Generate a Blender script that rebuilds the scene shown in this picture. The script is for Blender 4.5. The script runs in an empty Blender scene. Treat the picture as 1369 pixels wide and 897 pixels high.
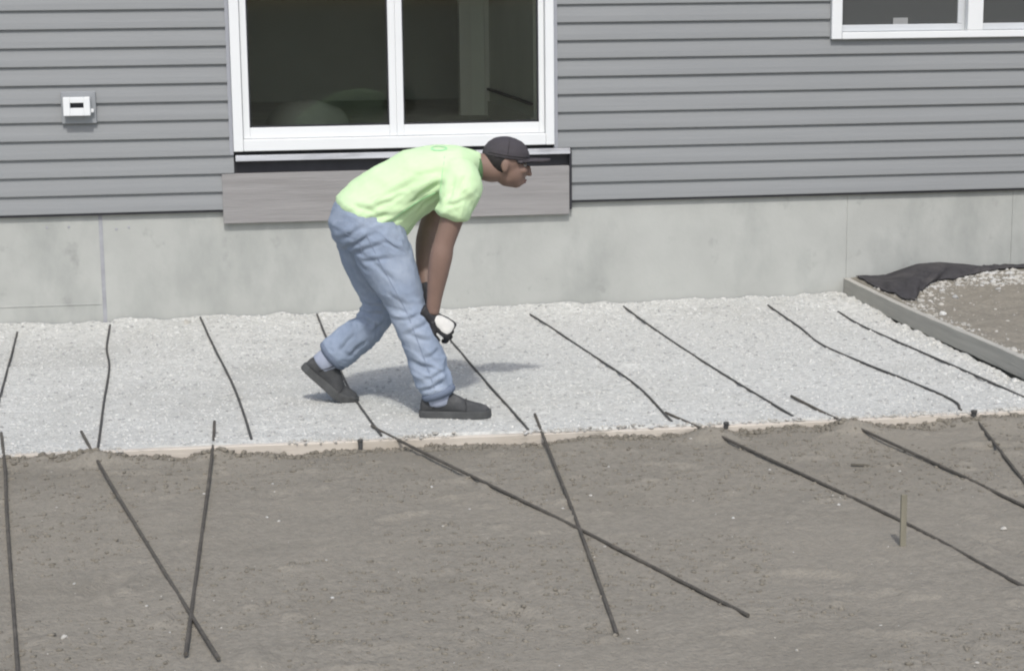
import bpy, bmesh, math, random
import numpy as np
from mathutils import Vector, Matrix
R = math.radians
random.seed(7); rng = np.random.default_rng(11)
S = bpy.context.scene
C = S.collection

# ------------------------------------------------------------------ camera, sky, sun
cam_d = bpy.data.cameras.new('camera'); cam = bpy.data.objects.new('camera', cam_d); C.objects.link(cam)
cam_d.sensor_width = 36.0; cam_d.lens = 2486.77 / 1369.0 * 36.0
cam_d.clip_start = 0.1; cam_d.clip_end = 2000
rt = Vector((0.98902722, -0.14732561, -0.01096932)); up = Vector((0.03710614, 0.17585735, 0.98371608)); fw = Vector((0.14299753, 0.97332901, -0.17939439))
M4 = Matrix.Identity(4)
for i in range(3):
    M4[i][0] = rt[i]; M4[i][1] = up[i]; M4[i][2] = -fw[i]
M4.translation = Vector((0.0, -10.59975, 1.7828)); cam.matrix_world = M4
S.camera = cam
SUN_EL, SUN_AZ = 53.0, 186.0          # azimuth measured from +Y towards +X: behind the camera, a little to its left
w = bpy.data.worlds.new('World'); S.world = w; w.use_nodes = True
nt = w.node_tree; bgn = nt.nodes['Background']
sky = nt.nodes.new('ShaderNodeTexSky'); sky.sky_type = 'NISHITA'; sky.sun_disc = False
sky.sun_elevation = R(SUN_EL); sky.sun_rotation = R(SUN_AZ); sky.dust_density = 3.0; sky.air_density = 1.0
nt.links.new(sky.outputs[0], bgn.inputs[0]); bgn.inputs[1].default_value = 0.15
sd = bpy.data.lights.new('sun', 'SUN'); sun = bpy.data.objects.new('sun', sd); C.objects.link(sun)
sd.energy = 2.0; sd.angle = R(2.8); sd.color = (1.0, 0.992, 0.972)
to_sun = Vector((math.sin(R(SUN_AZ)) * math.cos(R(SUN_EL)), math.cos(R(SUN_AZ)) * math.cos(R(SUN_EL)), math.sin(R(SUN_EL))))
sun.rotation_euler = to_sun.to_track_quat('Z', 'Y').to_euler()
S.view_settings.view_transform = 'Standard'; S.view_settings.look = 'None'
S.view_settings.exposure = 0.22; S.view_settings.gamma = 1.0
S.render.engine = 'CYCLES'
S.cycles.filter_width = 2.1
S.cycles.max_bounces = 8

# ------------------------------------------------------------------ materials
def mat(name, col, rough=0.7, amt=0.12, scale=8.0, bump=0.0, bscale=60.0, spec=0.3, col2=None, stretch=(1, 1, 1), metal=0.0, detail=6.0):
    m = bpy.data.materials.new(name); m.use_nodes = True
    n = m.node_tree.nodes; L = m.node_tree.links; b = n['Principled BSDF']
    b.inputs['Roughness'].default_value = rough; b.inputs['Specular IOR Level'].default_value = spec; b.inputs['Metallic'].default_value = metal
    tc = n.new('ShaderNodeTexCoord'); mp = n.new('ShaderNodeMapping'); mp.inputs['Scale'].default_value = stretch
    L.new(tc.outputs['Object'], mp.inputs['Vector'])
    nz = n.new('ShaderNodeTexNoise'); nz.inputs['Scale'].default_value = scale; nz.inputs['Detail'].default_value = detail; nz.inputs['Roughness'].default_value = 0.6
    L.new(mp.outputs[0], nz.inputs['Vector'])
    cr = n.new('ShaderNodeValToRGB')
    c1 = tuple(min(1, c * (1 - amt)) for c in col); c2 = col2 or tuple(min(1, c * (1 + amt)) for c in col)
    cr.color_ramp.elements[0].position = 0.3; cr.color_ramp.elements[1].position = 0.7
    cr.color_ramp.elements[0].color = (*c1, 1); cr.color_ramp.elements[1].color = (*c2, 1)
    L.new(nz.outputs['Fac'], cr.inputs[0]); L.new(cr.outputs[0], b.inputs['Base Color'])
    if bump > 0:
        n2 = n.new('ShaderNodeTexNoise'); n2.inputs['Scale'].default_value = bscale; n2.inputs['Detail'].default_value = 5.0
        L.new(mp.outputs[0], n2.inputs['Vector'])
        bp = n.new('ShaderNodeBump'); bp.inputs['Strength'].default_value = bump; bp.inputs['Distance'].default_value = 0.01
        L.new(n2.outputs['Fac'], bp.inputs['Height']); L.new(bp.outputs[0], b.inputs['Normal'])
    return m

def overlay(m, col, scale, lo, hi, stretch=(1, 1, 1), seed=0.0, strength=1.0):
    """mix a second colour into the base colour in patches"""
    n = m.node_tree.nodes; L = m.node_tree.links; b = n['Principled BSDF']
    src = b.inputs['Base Color'].links[0].from_socket
    tc = n.new('ShaderNodeTexCoord'); mp = n.new('ShaderNodeMapping'); mp.inputs['Scale'].default_value = stretch; mp.inputs['Location'].default_value = (seed, seed * 1.7, seed * 0.3)
    L.new(tc.outputs['Object'], mp.inputs['Vector'])
    nz = n.new('ShaderNodeTexNoise'); nz.inputs['Scale'].default_value = scale; nz.inputs['Detail'].default_value = 5.0; nz.inputs['Roughness'].default_value = 0.62
    L.new(mp.outputs[0], nz.inputs['Vector'])
    mr = n.new('ShaderNodeMapRange'); mr.inputs['From Min'].default_value = lo; mr.inputs['From Max'].default_value = hi; mr.inputs['To Max'].default_value = strength
    L.new(nz.outputs['Fac'], mr.inputs['Value'])
    mx = n.new('ShaderNodeMix'); mx.data_type = 'RGBA'
    L.new(mr.outputs[0], mx.inputs['Factor']); L.new(src, mx.inputs['A']); mx.inputs['B'].default_value = (*col, 1)
    L.new(mx.outputs['Result'], b.inputs['Base Color'])
    return m

def glass_mat(name, tint):
    m = bpy.data.materials.new(name); m.use_nodes = True
    n = m.node_tree.nodes; L = m.node_tree.links
    for x in list(n): n.remove(x)
    out = n.new('ShaderNodeOutputMaterial'); tr = n.new('ShaderNodeBsdfTransparent'); tr.inputs[0].default_value = (*tint, 1)
    gl = n.new('ShaderNodeBsdfGlossy'); gl.inputs['Roughness'].default_value = 0.03
    fr = n.new('ShaderNodeFresnel'); fr.inputs[0].default_value = 1.46
    mx = n.new('ShaderNodeMixShader'); L.new(fr.outputs[0], mx.inputs[0]); L.new(tr.outputs[0], mx.inputs[1]); L.new(gl.outputs[0], mx.inputs[2])
    L.new(mx.outputs[0], out.inputs[0]); return m

def screen_mat(name, col, cover):
    m = bpy.data.materials.new(name); m.use_nodes = True
    n = m.node_tree.nodes; L = m.node_tree.links
    for x in list(n): n.remove(x)
    out = n.new('ShaderNodeOutputMaterial'); tr = n.new('ShaderNodeBsdfTransparent'); df = n.new('ShaderNodeBsdfDiffuse'); df.inputs[0].default_value = (*col, 1)
    mx = n.new('ShaderNodeMixShader'); mx.inputs[0].default_value = cover; L.new(tr.outputs[0], mx.inputs[1]); L.new(df.outputs[0], mx.inputs[2])
    L.new(mx.outputs[0], out.inputs[0]); return m

M = {}
M['siding'] = overlay(mat('grey_vinyl', (0.232, 0.241, 0.242), 0.55, 0.05, 3.0, 0.10, 25.0, 0.35, stretch=(0.25, 1, 9)), (0.208, 0.217, 0.219), 2.0, 0.5, 0.75, (0.3, 1, 1), 3.0, 0.5)
M['channel'] = mat('grey_vinyl_trim', (0.30, 0.31, 0.335), 0.5, 0.05, 4.0)
M['concrete'] = overlay(overlay(mat('poured_concrete', (0.40, 0.408, 0.382), 0.9, 0.06, 3.5, 0.12, 40.0, 0.1), (0.29, 0.302, 0.284), 1.7, 0.50, 0.72, (1.6, 1, 0.8), 5.0, 0.75), (0.25, 0.257, 0.242), 7.0, 0.62, 0.76, (1, 1, 0.9), 9.0, 0.6)
M['gravel'] = overlay(overlay(mat('crushed_limestone', (0.492, 0.494, 0.462), 0.95, 0.20, 34.0, 0.9, 70.0, 0.1), (0.39, 0.39, 0.36), 1.6, 0.48, 0.70, (1, 1, 1), 1.0, 0.7), (0.27, 0.27, 0.255), 22.0, 0.62, 0.76, (1, 1, 1), 4.0, 0.6)
M['joint'] = mat('joint_concrete', (0.315, 0.32, 0.335), 0.9, 0.15, 12.0)
M['stone_pale'] = mat('limestone_chip', (0.535, 0.535, 0.505), 0.9, 0.18, 30.0, 0.3, 120.0, 0.1)
M['stone_dusty'] = overlay(mat('dusty_chip', (0.40, 0.385, 0.345), 0.95, 0.25, 14.0, 0.3, 120.0, 0.1), (0.50, 0.50, 0.48), 9.0, 0.5, 0.6, (1, 1, 1), 1.0, 0.8)
M['stone_grey'] = mat('grey_chip', (0.35, 0.35, 0.335), 0.9, 0.25, 20.0, 0.3, 120.0, 0.1)
M['dirt'] = overlay(overlay(overlay(mat('sandy_soil', (0.222, 0.205, 0.170), 0.95, 0.15, 40.0, 0.8, 75.0, 0.08), (0.26, 0.238, 0.195), 0.9, 0.5, 0.72, (0.6, 1, 1), 2.0, 0.6), (0.158, 0.145, 0.118), 2.2, 0.50, 0.76, (0.6, 1, 1), 8.0, 0.55), (0.34, 0.33, 0.30), 45.0, 0.68, 0.80, (1, 1, 1), 6.0, 0.35)
M['clod'] = mat('soil_clod', (0.188, 0.172, 0.14), 0.95, 0.2, 30.0, 0.4, 90.0, 0.08)
M['rebar'] = overlay(mat('dark_steel', (0.062, 0.062, 0.060), 0.6, 0.25, 25.0, 0.0, 60, 0.3), (0.085, 0.07, 0.055), 14.0, 0.55, 0.7, (1, 1, 1), 1.0, 0.7)
M['rebar_dusty'] = overlay(mat('dusty_steel', (0.078, 0.071, 0.060), 0.7, 0.25, 25.0), (0.135, 0.122, 0.10), 9.0, 0.52, 0.7, (1, 1, 1), 1.0, 0.7)
M['form_pale'] = overlay(overlay(mat('pale_pine', (0.52, 0.475, 0.41), 0.85, 0.10, 5.0, 0.2, 30.0, 0.15, stretch=(0.25, 3, 6)), (0.36, 0.32, 0.26), 3.0, 0.5, 0.7, (0.5, 1, 1), 3.0, 0.7), (0.24, 0.225, 0.19), 12.0, 0.58, 0.7, (0.5, 1, 2), 7.0, 0.7)
M['form_grey'] = overlay(mat('weathered_board', (0.385, 0.375, 0.335), 0.85, 0.12, 5.0, 0.3, 25.0, 0.15, stretch=(5, 0.35, 8)), (0.42, 0.40, 0.365), 2.5, 0.5, 0.7, (1, 0.4, 1), 2.0, 0.6)
M['ledger'] = overlay(mat('stained_board', (0.27, 0.262, 0.255), 0.85, 0.12, 5.0, 0.25, 25.0, 0.15, stretch=(0.35, 5, 8)), (0.21, 0.20, 0.19), 2.2, 0.5, 0.7, (0.4, 1, 2), 2.0, 0.6)
M['flash'] = overlay(mat('flashing_metal', (0.50, 0.51, 0.53), 0.45, 0.15, 4.0, 0.1, 20.0, 0.4, stretch=(0.4, 1, 4)), (0.28, 0.28, 0.29), 3.0, 0.5, 0.6, (0.6, 1, 3), 2.0, 0.8)
M['gap'] = mat('black_paper', (0.05, 0.05, 0.055), 0.9, 0.2, 6.0)
M['white'] = mat('white_vinyl', (0.70, 0.715, 0.71), 0.45, 0.02, 3.0, 0.0, 60, 0.4)
M['sash_shaded'] = mat('shaded_vinyl', (0.52, 0.54, 0.55), 0.5, 0.03, 3.0, 0.0, 60, 0.4)  # greyer copy of the white vinyl, with the sash's shade in its colour
M['gasket'] = mat('black_gasket', (0.03, 0.03, 0.035), 0.6, 0.1, 3.0)
M['block'] = mat('grey_block', (0.26, 0.272, 0.28), 0.55, 0.04, 5.0)
M['drywall'] = mat('bare_drywall', (0.76, 0.78, 0.71), 0.9, 0.06, 2.0)
M['trimwood'] = mat('interior_trim', (0.72, 0.72, 0.66), 0.7, 0.05, 3.0)
M['subfloor'] = mat('subfloor', (0.62, 0.62, 0.57), 0.9, 0.15, 4.0)
M['roof'] = mat('shingles', (0.08, 0.08, 0.085), 0.9, 0.2, 12.0)
M['fabric'] = overlay(mat('black_geotextile', (0.052, 0.050, 0.052), 0.9, 0.2, 14.0, 0.4, 40.0, 0.15), (0.085, 0.08, 0.078), 5.0, 0.5, 0.7, (1, 1, 1), 3.0, 0.8)
M['standin_pale'] = mat('pale_standin', (0.50, 0.52, 0.47), 0.9, 0.1, 5.0, 0.2, 20.0)
M['skin'] = mat('brown_skin', (0.215, 0.142, 0.112), 0.55, 0.08, 12.0, 0.05, 80.0, 0.3)
M['shirt'] = overlay(mat('lime_shirt', (0.56, 0.74, 0.44), 0.85, 0.05, 7.0, 0.15, 300.0, 0.1), (0.49, 0.67, 0.38), 6.0, 0.55, 0.7, (1, 1, 1), 2.0, 0.4)
M['collar'] = mat('green_ribbing', (0.12, 0.22, 0.10), 0.85, 0.1, 40.0)
M['print'] = mat('green_print', (0.34, 0.66, 0.34), 0.85, 0.05, 40.0)
M['jeans'] = overlay(mat('faded_denim', (0.245, 0.295, 0.375), 0.9, 0.10, 9.0, 0.35, 220.0, 0.1), (0.35, 0.40, 0.475), 4.0, 0.5, 0.68, (1, 1, 1), 2.0, 0.7)
M['cuff'] = mat('dark_hem', (0.14, 0.17, 0.225), 0.9, 0.1, 30.0)
M['seam'] = mat('seam_thread', (0.205, 0.245, 0.315), 0.9, 0.1, 30.0)
M['shoe'] = overlay(mat('charcoal_suede', (0.058, 0.060, 0.061), 0.85, 0.15, 18.0, 0.3, 120.0, 0.2), (0.12, 0.12, 0.118), 9.0, 0.55, 0.7, (1, 1, 1), 1.0, 0.6)
M['sole'] = mat('dusty_sole', (0.072, 0.074, 0.073), 0.85, 0.2, 20.0)
M['lace'] = mat('lace_grey', (0.05, 0.05, 0.052), 0.9, 0.1, 20.0)
M['sock'] = mat('pale_sock', (0.30, 0.33, 0.40), 0.9, 0.06, 40.0)
M['glove'] = mat('black_rubber', (0.028, 0.028, 0.03), 0.6, 0.2, 25.0, 0.2, 90.0)
M['glove_white'] = mat('white_knit', (0.62, 0.61, 0.57), 0.9, 0.08, 30.0, 0.3, 150.0)
M['cap'] = overlay(mat('dark_cap', (0.060, 0.055, 0.060), 0.85, 0.1, 10.0, 0.2, 200.0, 0.2), (0.09, 0.08, 0.082), 6.0, 0.5, 0.7, (1, 1, 1), 2.0, 0.6)
M['hair'] = mat('black_hair', (0.025, 0.022, 0.022), 0.7, 0.2, 60.0)
M['eye'] = mat('eye_white', (0.30, 0.28, 0.26), 0.3, 0.02, 5.0)
M['iris'] = mat('eye_dark', (0.02, 0.012, 0.01), 0.2, 0.02, 5.0)
M['lips'] = mat('lips', (0.15, 0.07, 0.06), 0.5, 0.05, 20.0)
M['stake'] = mat('weathered_stake', (0.205, 0.192, 0.148), 0.9, 0.15, 8.0, 0.3, 30.0, 0.1, stretch=(4, 4, 0.6))
M['twig'] = mat('dark_twig', (0.11, 0.10, 0.08), 0.9, 0.2, 30.0)
M['glass_door'] = glass_mat('door_glass', (0.82, 0.84, 0.81)); M['glass_window'] = glass_mat('window_glass', (0.62, 0.64, 0.63))
M['screen'] = screen_mat('insect_screen', (0.12, 0.125, 0.122), 0.48)
M['paper'] = mat('sticker_paper', (0.26, 0.265, 0.26), 0.8, 0.05, 20.0)

# ------------------------------------------------------------------ helpers
def tag(o, label=None, cat=None, group=None, kind=None):
    if label: o['label'] = label
    if cat: o['category'] = cat
    if group: o['group'] = group
    if kind: o['kind'] = kind
    return o
def empty(name, loc=(0, 0, 0), parent=None):
    o = bpy.data.objects.new(name, None); C.objects.link(o); o.location = loc; o.empty_display_size = 0.1
    if parent: o.parent = parent
    return o
def from_arrays(name, V, F, m, parent=None, smooth=False, origin=None):
    V = np.asarray(V, dtype=np.float64)
    if origin is not None: V = V - np.asarray(origin)
    me = bpy.data.meshes.new(name); me.from_pydata(V.tolist(), [], [list(map(int, f)) for f in F]); me.update()
    if smooth: me.polygons.foreach_set('use_smooth', [True] * len(me.polygons))
    o = bpy.data.objects.new(name, me); C.objects.link(o)
    if m is not None:
        for k in (m if isinstance(m, (list, tuple)) else [m]): me.materials.append(k)
    if parent: o.parent = parent
    return o
class MB:
    """collects shapes, links them as ONE mesh object"""
    def __init__(s): s.bm = bmesh.new()
    def box(s, x0, x1, y0, y1, z0, z1, bev=0.0):
        r = bmesh.ops.create_cube(s.bm, size=1.0)
        for v in r['verts']:
            v.co = Vector(((x0 + x1) / 2 + v.co.x * (x1 - x0), (y0 + y1) / 2 + v.co.y * (y1 - y0), (z0 + z1) / 2 + v.co.z * (z1 - z0)))
        if bev > 0:
            es = set(e for v in r['verts'] for e in v.link_edges)
            bmesh.ops.bevel(s.bm, geom=list(es), offset=bev, segments=2, affect='EDGES', profile=0.5)
        return s
    def build(s, name, m, parent=None, smooth=False, origin=None):
        bmesh.ops.recalc_face_normals(s.bm, faces=s.bm.faces)
        if origin is not None: bmesh.ops.translate(s.bm, verts=s.bm.verts, vec=-Vector(origin))
        me = bpy.data.meshes.new(name); s.bm.to_mesh(me); s.bm.free(); me.materials.append(m)
        if smooth: me.polygons.foreach_set('use_smooth', [True] * len(me.polygons))
        o = bpy.data.objects.new(name, me); C.objects.link(o)
        if parent: o.parent = parent
        return o
def box(name, x0, x1, y0, y1, z0, z1, m, parent=None, bev=0.0):
    return MB().box(x0, x1, y0, y1, z0, z1, bev).build(name, m, parent)

# smooth value noise (numpy)
_T = np.random.default_rng(5).random((256, 256))
def vn(x, y):
    x = np.asarray(x, float); y = np.asarray(y, float)
    xi = np.floor(x).astype(int); yi = np.floor(y).astype(int); fx = x - xi; fy = y - yi
    fx = fx * fx * (3 - 2 * fx); fy = fy * fy * (3 - 2 * fy)
    a = _T[xi % 256, yi % 256]; b = _T[(xi + 1) % 256, yi % 256]; c = _T[xi % 256, (yi + 1) % 256]; d = _T[(xi + 1) % 256, (yi + 1) % 256]
    return (a * (1 - fx) + b * fx) * (1 - fy) + (c * (1 - fx) + d * fx) * fy - 0.5
def fbm(x, y, oct=4, g=0.5):
    s = 0; a = 1.0
    for k in range(oct):
        s = s + a * vn(x * 2 ** k + 17.3 * k, y * 2 ** k + 5.1 * k); a *= g
    return s
def sstep(a, b, x):
    t = np.clip((x - a) / (b - a), 0, 1); return t * t * (3 - 2 * t)

# ------------------------------------------------------------------ ground
FRONT = -3.16; BX = 3.566
def gravel_h(x, y):
    h = 0.010 * fbm(x * 2.2, y * 2.2, 3) + 0.008 * fbm(x * 12, y * 12, 3) * (0.5 + 1.2 * sstep(-.1, .35, fbm(x * 1.1 + 5, y * 1.6, 2)))
    near = sstep(-0.75, -0.1, y)
    h = h + near * (0.006 + 0.022 * fbm(x * 9 + 40, y * 9, 3))
    h = h + sstep(BX - 0.30, BX - 0.02, x) * sstep(-3.1, -0.5, y) * (0.004 + 0.024 * fbm(x * 11 + 9, y * 11, 3))
    h = h + sstep(FRONT + 0.22, FRONT, y) * 0.006
    h = np.where(y < FRONT - 0.005, -0.06, h)
    return h
HUMPS = [(-0.60, -3.29, .085, .034), (-0.14, -3.24, .08, .030), (1.905, -3.32, .10, .055), (2.50, -3.29, .10, .050), (1.45, -3.28, .13, .015), (0.72, -3.27, .12, .012), (3.2, -3.27, .2, .03)]
PRINTS = [(0.55, -4.3, 0.4), (0.15, -3.85, 0.7), (1.75, -5.2, -0.5), (2.45, -5.0, 1.9), (1.62, -3.75, 2.6), (-0.45, -4.9, 1.2), (0.75, -5.35, 2.2), (3.0, -3.7, 0.2)]
def dirt_h(x, y, humps=True):
    x = np.asarray(x, float); y = np.asarray(y, float)
    h = -0.020 + 0.014 * fbm(x * 0.9, y * 1.4, 3) + 0.006 * fbm(x * 4, y * 5, 3) + 0.006 * np.abs(fbm(x * 19 + 2, y * 22, 3))
    for px_, py_, pa_ in PRINTS:
        c_, s_ = math.cos(pa_), math.sin(pa_); u_ = (x - px_) * c_ + (y - py_) * s_; v_ = -(x - px_) * s_ + (y - py_) * c_
        h = h - 0.011 * np.exp(-((u_ / .135) ** 4 + (v_ / .048) ** 4)) + 0.005 * np.exp(-(((np.hypot(u_ / .15, v_ / .06) - 1.05) / .25) ** 2))
    h = h + 0.010 * sstep(0.25, 0.55, fbm(x * 8 + 3, y * 11 + 8, 2)) 
    e = sstep(-3.42, -3.23, y)
    edge = -0.029 + 0.034 * fbm(x * 4.5, y * 6, 4) + 0.024 * sstep(0.25, -0.6, x) 
    h = h * (1 - e) + edge * e
    if humps:
        for hx, hy, r, a in HUMPS: h = h + a * np.exp(-(((x - hx) / r) ** 2 + ((y - hy) / (r * 0.75)) ** 2))
    # bed under the gravel, and the mound right of the side board
    under = sstep(FRONT - 0.035, FRONT - 0.01, y)
    mound = 0.072 + 0.03 * sstep(-2.2, -0.3, y) + 0.02 * fbm(x * 2.5, y * 2.5, 3) + 0.016 * fbm(x * 12, y * 12, 3) + 0.05 * sstep(3.8, 5.2, x) * sstep(-2.5, -0.8, y)
    right = sstep(BX + 0.015, BX + 0.04, x) 
    my = sstep(-3.5, -3.0, y)
    h2 = np.where(right > 0, (-0.14) * (1 - right) + right * (mound * my + np.minimum(h, 0.02) * (1 - my)), -0.14)
    return np.where(x > BX + 0.015, np.where(y > -3.5, h2, h), h * (1 - under) + (-0.14) * under)
def span(lo, hi, a, b, st):
    fine = np.arange(a, b, st); out = []; g = st; v = a
    while v > lo: g *= 1.35; v -= g; out.append(v)
    out2 = []; g = st; v = fine[-1]
    while v < hi: g *= 1.35; v += g; out2.append(v)
    return np.concatenate([np.array(out[::-1]), fine, np.array(out2)])
def sheet(name, xs, ys, hf, m):
    X, Y = np.meshgrid(xs, ys); Z = hf(X, Y)
    V = np.stack([X.ravel(), Y.ravel(), Z.ravel()], 1); nx, ny = len(xs), len(ys)
    I = np.arange(nx * ny).reshape(ny, nx)
    F = np.stack([I[:-1, :-1].ravel(), I[:-1, 1:].ravel(), I[1:, 1:].ravel(), I[1:, :-1].ravel()], 1)
    me = bpy.data.meshes.new(name); me.vertices.add(len(V)); me.vertices.foreach_set('co', V.ravel())
    me.loops.add(F.size); me.loops.foreach_set('vertex_index', F.ravel().astype(np.int32))
    me.polygons.add(len(F)); me.polygons.foreach_set('loop_start', (np.arange(len(F)) * 4).astype(np.int32)); me.polygons.foreach_set('loop_total', np.full(len(F), 4, np.int32))
    me.update(); me.validate(); me.polygons.foreach_set('use_smooth', [True] * len(F)); me.materials.append(m)
    o = bpy.data.objects.new(name, me); C.objects.link(o); return o
xs = span(-300, 300, -1.75, 5.1, 0.016); ys = span(-300, 260, -6.3, 0.0, 0.016)
g = sheet('dirt_ground', xs, ys, dirt_h, M['dirt']); tag(g, 'bare grey brown sandy dirt in front of the gravel bed', kind='structure')
xs = np.concatenate([np.arange(-6.0, -1.75, 0.08), np.arange(-1.75, BX + 0.001, 0.014)]); ys = np.concatenate([[FRONT - 0.012], np.arange(FRONT, 0.013, 0.014)])
xs[-1] = BX
g = sheet('gravel_bed', xs, ys, gravel_h, M['gravel']); tag(g, 'pale compacted crushed limestone bed along the house', kind='structure')

# loose stones --------------------------------------------------------
_ico = bmesh.new(); bmesh.ops.create_icosphere(_ico, subdivisions=1, radius=1.0); _ico.verts.ensure_lookup_table()
IV = np.array([v.co[:] for v in _ico.verts]); IF = np.array([[v.index for v in f.verts] for f in _ico.faces]); _ico.free()
def stones(name, x, y, z, r, m, flat=0.65, smooth=False):
    n = len(x); V = IV[None] * (1 + 0.28 * (rng.random((n, 12, 1)) - 0.5)) 
    V = V + 0.28 * (rng.random((n, 12, 3)) - 0.5)
    sc = np.stack([r * (0.8 + 0.7 * rng.random(n)), r * (0.7 + 0.5 * rng.random(n)), r * flat * (0.7 + 0.5 * rng.random(n))], 1)
    V = V * sc[:, None]; a = rng.random(n) * 6.283; c, s = np.cos(a)[:, None], np.sin(a)[:, None]
    X = V[..., 0] * c - V[..., 1] * s; Y = V[..., 0] * s + V[..., 1] * c
    V = np.stack([X + x[:, None], Y + y[:, None], V[..., 2] + z[:, None]], -1).reshape(-1, 3)
    F = (IF[None] + 12 * np.arange(n)[:, None, None]).reshape(-1, 3)
    me = bpy.data.meshes.new(name); me.vertices.add(len(V)); me.vertices.foreach_set('co', V.ravel())
    me.loops.add(F.size); me.loops.foreach_set('vertex_index', F.ravel().astype(np.int32))
    me.polygons.add(len(F)); me.polygons.foreach_set('loop_start', (np.arange(len(F)) * 3).astype(np.int32)); me.polygons.foreach_set('loop_total', np.full(len(F), 3, np.int32))
    me.update(); me.materials.append(m); o = bpy.data.objects.new(name, me); C.objects.link(o); return o
def scat(n, x0, x1, y0, y1): return x0 + (x1 - x0) * rng.random(n), y0 + (y1 - y0) * rng.random(n)
n = 26000; x, y = scat(n, -1.75, BX - 0.01, FRONT + 0.005, -0.005); r = 0.0024 + 0.0062 * rng.random(n) ** 3.5
tag(stones('loose_gravel', x, y, gravel_h(x, y) + r * 0.05, r, M['stone_pale']), 'fine pale limestone chips over the gravel bed', kind='stuff')
n = 5000; x, y = scat(n, -1.75, BX - 0.01, FRONT + 0.005, -0.005); r = 0.003 + 0.007 * rng.random(n) ** 3
tag(stones('loose_gravel', x, y, gravel_h(x, y) + r * 0.1, r, M['stone_grey']), 'darker grey chips mixed into the gravel bed', kind='stuff')
n = 1500; x = -1.75 + (BX + 1.74) * rng.random(n); y = -0.01 - 0.55 * rng.random(n) ** 1.7; r = 0.003 + 0.015 * rng.random(n) ** 4
tag(stones('coarse_gravel', x, y, gravel_h(x, y) - r * 0.2, r, M['stone_pale'], 0.7), 'coarser broken limestone heaped along the foundation', kind='stuff')
n = 700; x = BX - 0.01 - 0.32 * rng.random(n) ** 2; y = -0.3 - 2.7 * rng.random(n); r = 0.003 + 0.013 * rng.random(n) ** 4
tag(stones('coarse_gravel', x, y, gravel_h(x, y) - r * 0.1, r, M['stone_pale'], 0.7), 'coarser limestone crumbs along the foot of the side form board', kind='stuff')
n = 30000; x, y = scat(n, -1.75, 5.0, -6.3, FRONT - 0.06); k_ = fbm(x * 1.5, y * 2, 3) > -0.1; x = x[k_]; y = y[k_]; n = len(x); r = 0.0022 + 0.009 * rng.random(n) ** 5
tag(stones('soil_crumbs', x, y, dirt_h(x, y) + r * 0.05, r, M['clod']), 'small crumbs of dry soil on the dirt', kind='stuff')
n = 420; x, y = scat(n, -1.75, 5.0, -6.3, FRONT - 0.06); r = 0.002 + 0.006 * rng.random(n) ** 4
tag(stones('pebbles', x, y, dirt_h(x, y) + r * 0.05, r, M['stone_dusty']), 'scattered pale chips lying on the dirt', kind='stuff')
n = 1400; x = -1.75 + 5.3 * rng.random(n); y = FRONT + 0.02 - 0.065 * rng.random(n) ** 1.3; x = x[fbm(x * 3, x * 0 + 4, 3) > -0.15][:1400]; y = y[:len(x)]; r = 0.003 + 0.006 * rng.random(len(x)) ** 2
tag(stones('spilled_gravel', x, y, np.where(y > FRONT - 0.005, gravel_h(x, y), 0.005) + r * 0.15, r, M['stone_dusty'], 0.6), 'sandy chips spilled over the top of the front form board', kind='stuff')
n = 1500; x = -1.75 + 5.4 * rng.random(n); y = FRONT - 0.04 - 0.10 * rng.random(n) ** 1.5; r = 0.004 + 0.011 * rng.random(n) ** 2.5
tag(stones('soil_clods', x, y, dirt_h(x, y) + r * 0.2, r, M['clod'], 0.8), 'lumpy soil heaped against the front form board', kind='stuff')
n = 1500; x = BX + 0.06 + 1.5 * rng.random(n); y = -0.12 - 0.42 * rng.random(n) ** 1.3 - 0.65 * np.clip(1 - (x - 3.63) / 0.5, 0, 1) * rng.random(n); r = 0.004 + 0.018 * rng.random(n) ** 4
tag(stones('rubble', x, y, dirt_h(x, y) - r * 0.15, r, M['stone_dusty'], 0.7), 'pale dusty limestone rubble along the lower edge of the black fabric', kind='stuff')
n = 420; x, y = scat(n, BX + 0.05, 5.0, -3.0, -0.5); r = 0.003 + 0.009 * rng.random(n) ** 4
tag(stones('rubble', x, y, dirt_h(x, y), r, M['stone_dusty'], 0.7), 'loose limestone bits over the dirt mound', kind='stuff')
n = 400; x = BX + 0.05 + 0.10 * rng.random(n) ** 2; y = -0.9 - 1.9 * rng.random(n); r = 0.003 + 0.012 * rng.random(n) ** 4
tag(stones('rubble', x, y, dirt_h(x, y), r, M['stone_dusty'], 0.7), 'limestone bits along the back of the side form board', kind='stuff')

def rock(x, y, r, hf, label, group='larger stones one can pick out', m='stone_dusty', cat='rock', name='rock'):
    bm = bmesh.new(); bmesh.ops.create_icosphere(bm, subdivisions=2, radius=1.0); r = r * 0.78
    pl = [Vector(rng.normal(size=3)).normalized() for _ in range(9)]; d = rng.random(3) * 9
    for v in bm.verts:
        k = 1 + 0.35 * math.sin(v.co.x * 2.3 + d[0]) * math.sin(v.co.y * 2.7 + d[1]) + 0.12 * (rng.random() - 0.5)
        for p_ in pl:
            q_ = v.co.dot(p_)
            if q_ > 0.62: v.co -= p_ * (q_ - 0.62)
        v.co = Vector((v.co.x * r * 1.25 * k, v.co.y * r * 0.85 * k, v.co.z * r * 0.66 * k))
    a = rng.random() * 6.28
    bmesh.ops.rotate(bm, verts=bm.verts, cent=(0, 0, 0), matrix=Matrix.Rotation(a, 3, 'Z'))
    me = bpy.data.meshes.new(name); bm.to_mesh(me); bm.free(); me.materials.append(M[m])
    o = bpy.data.objects.new(name, me); C.objects.link(o); o.location = (x, y, float(hf(x, y)) + r * 0.15)
    return tag(o, label, cat, group)
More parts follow.
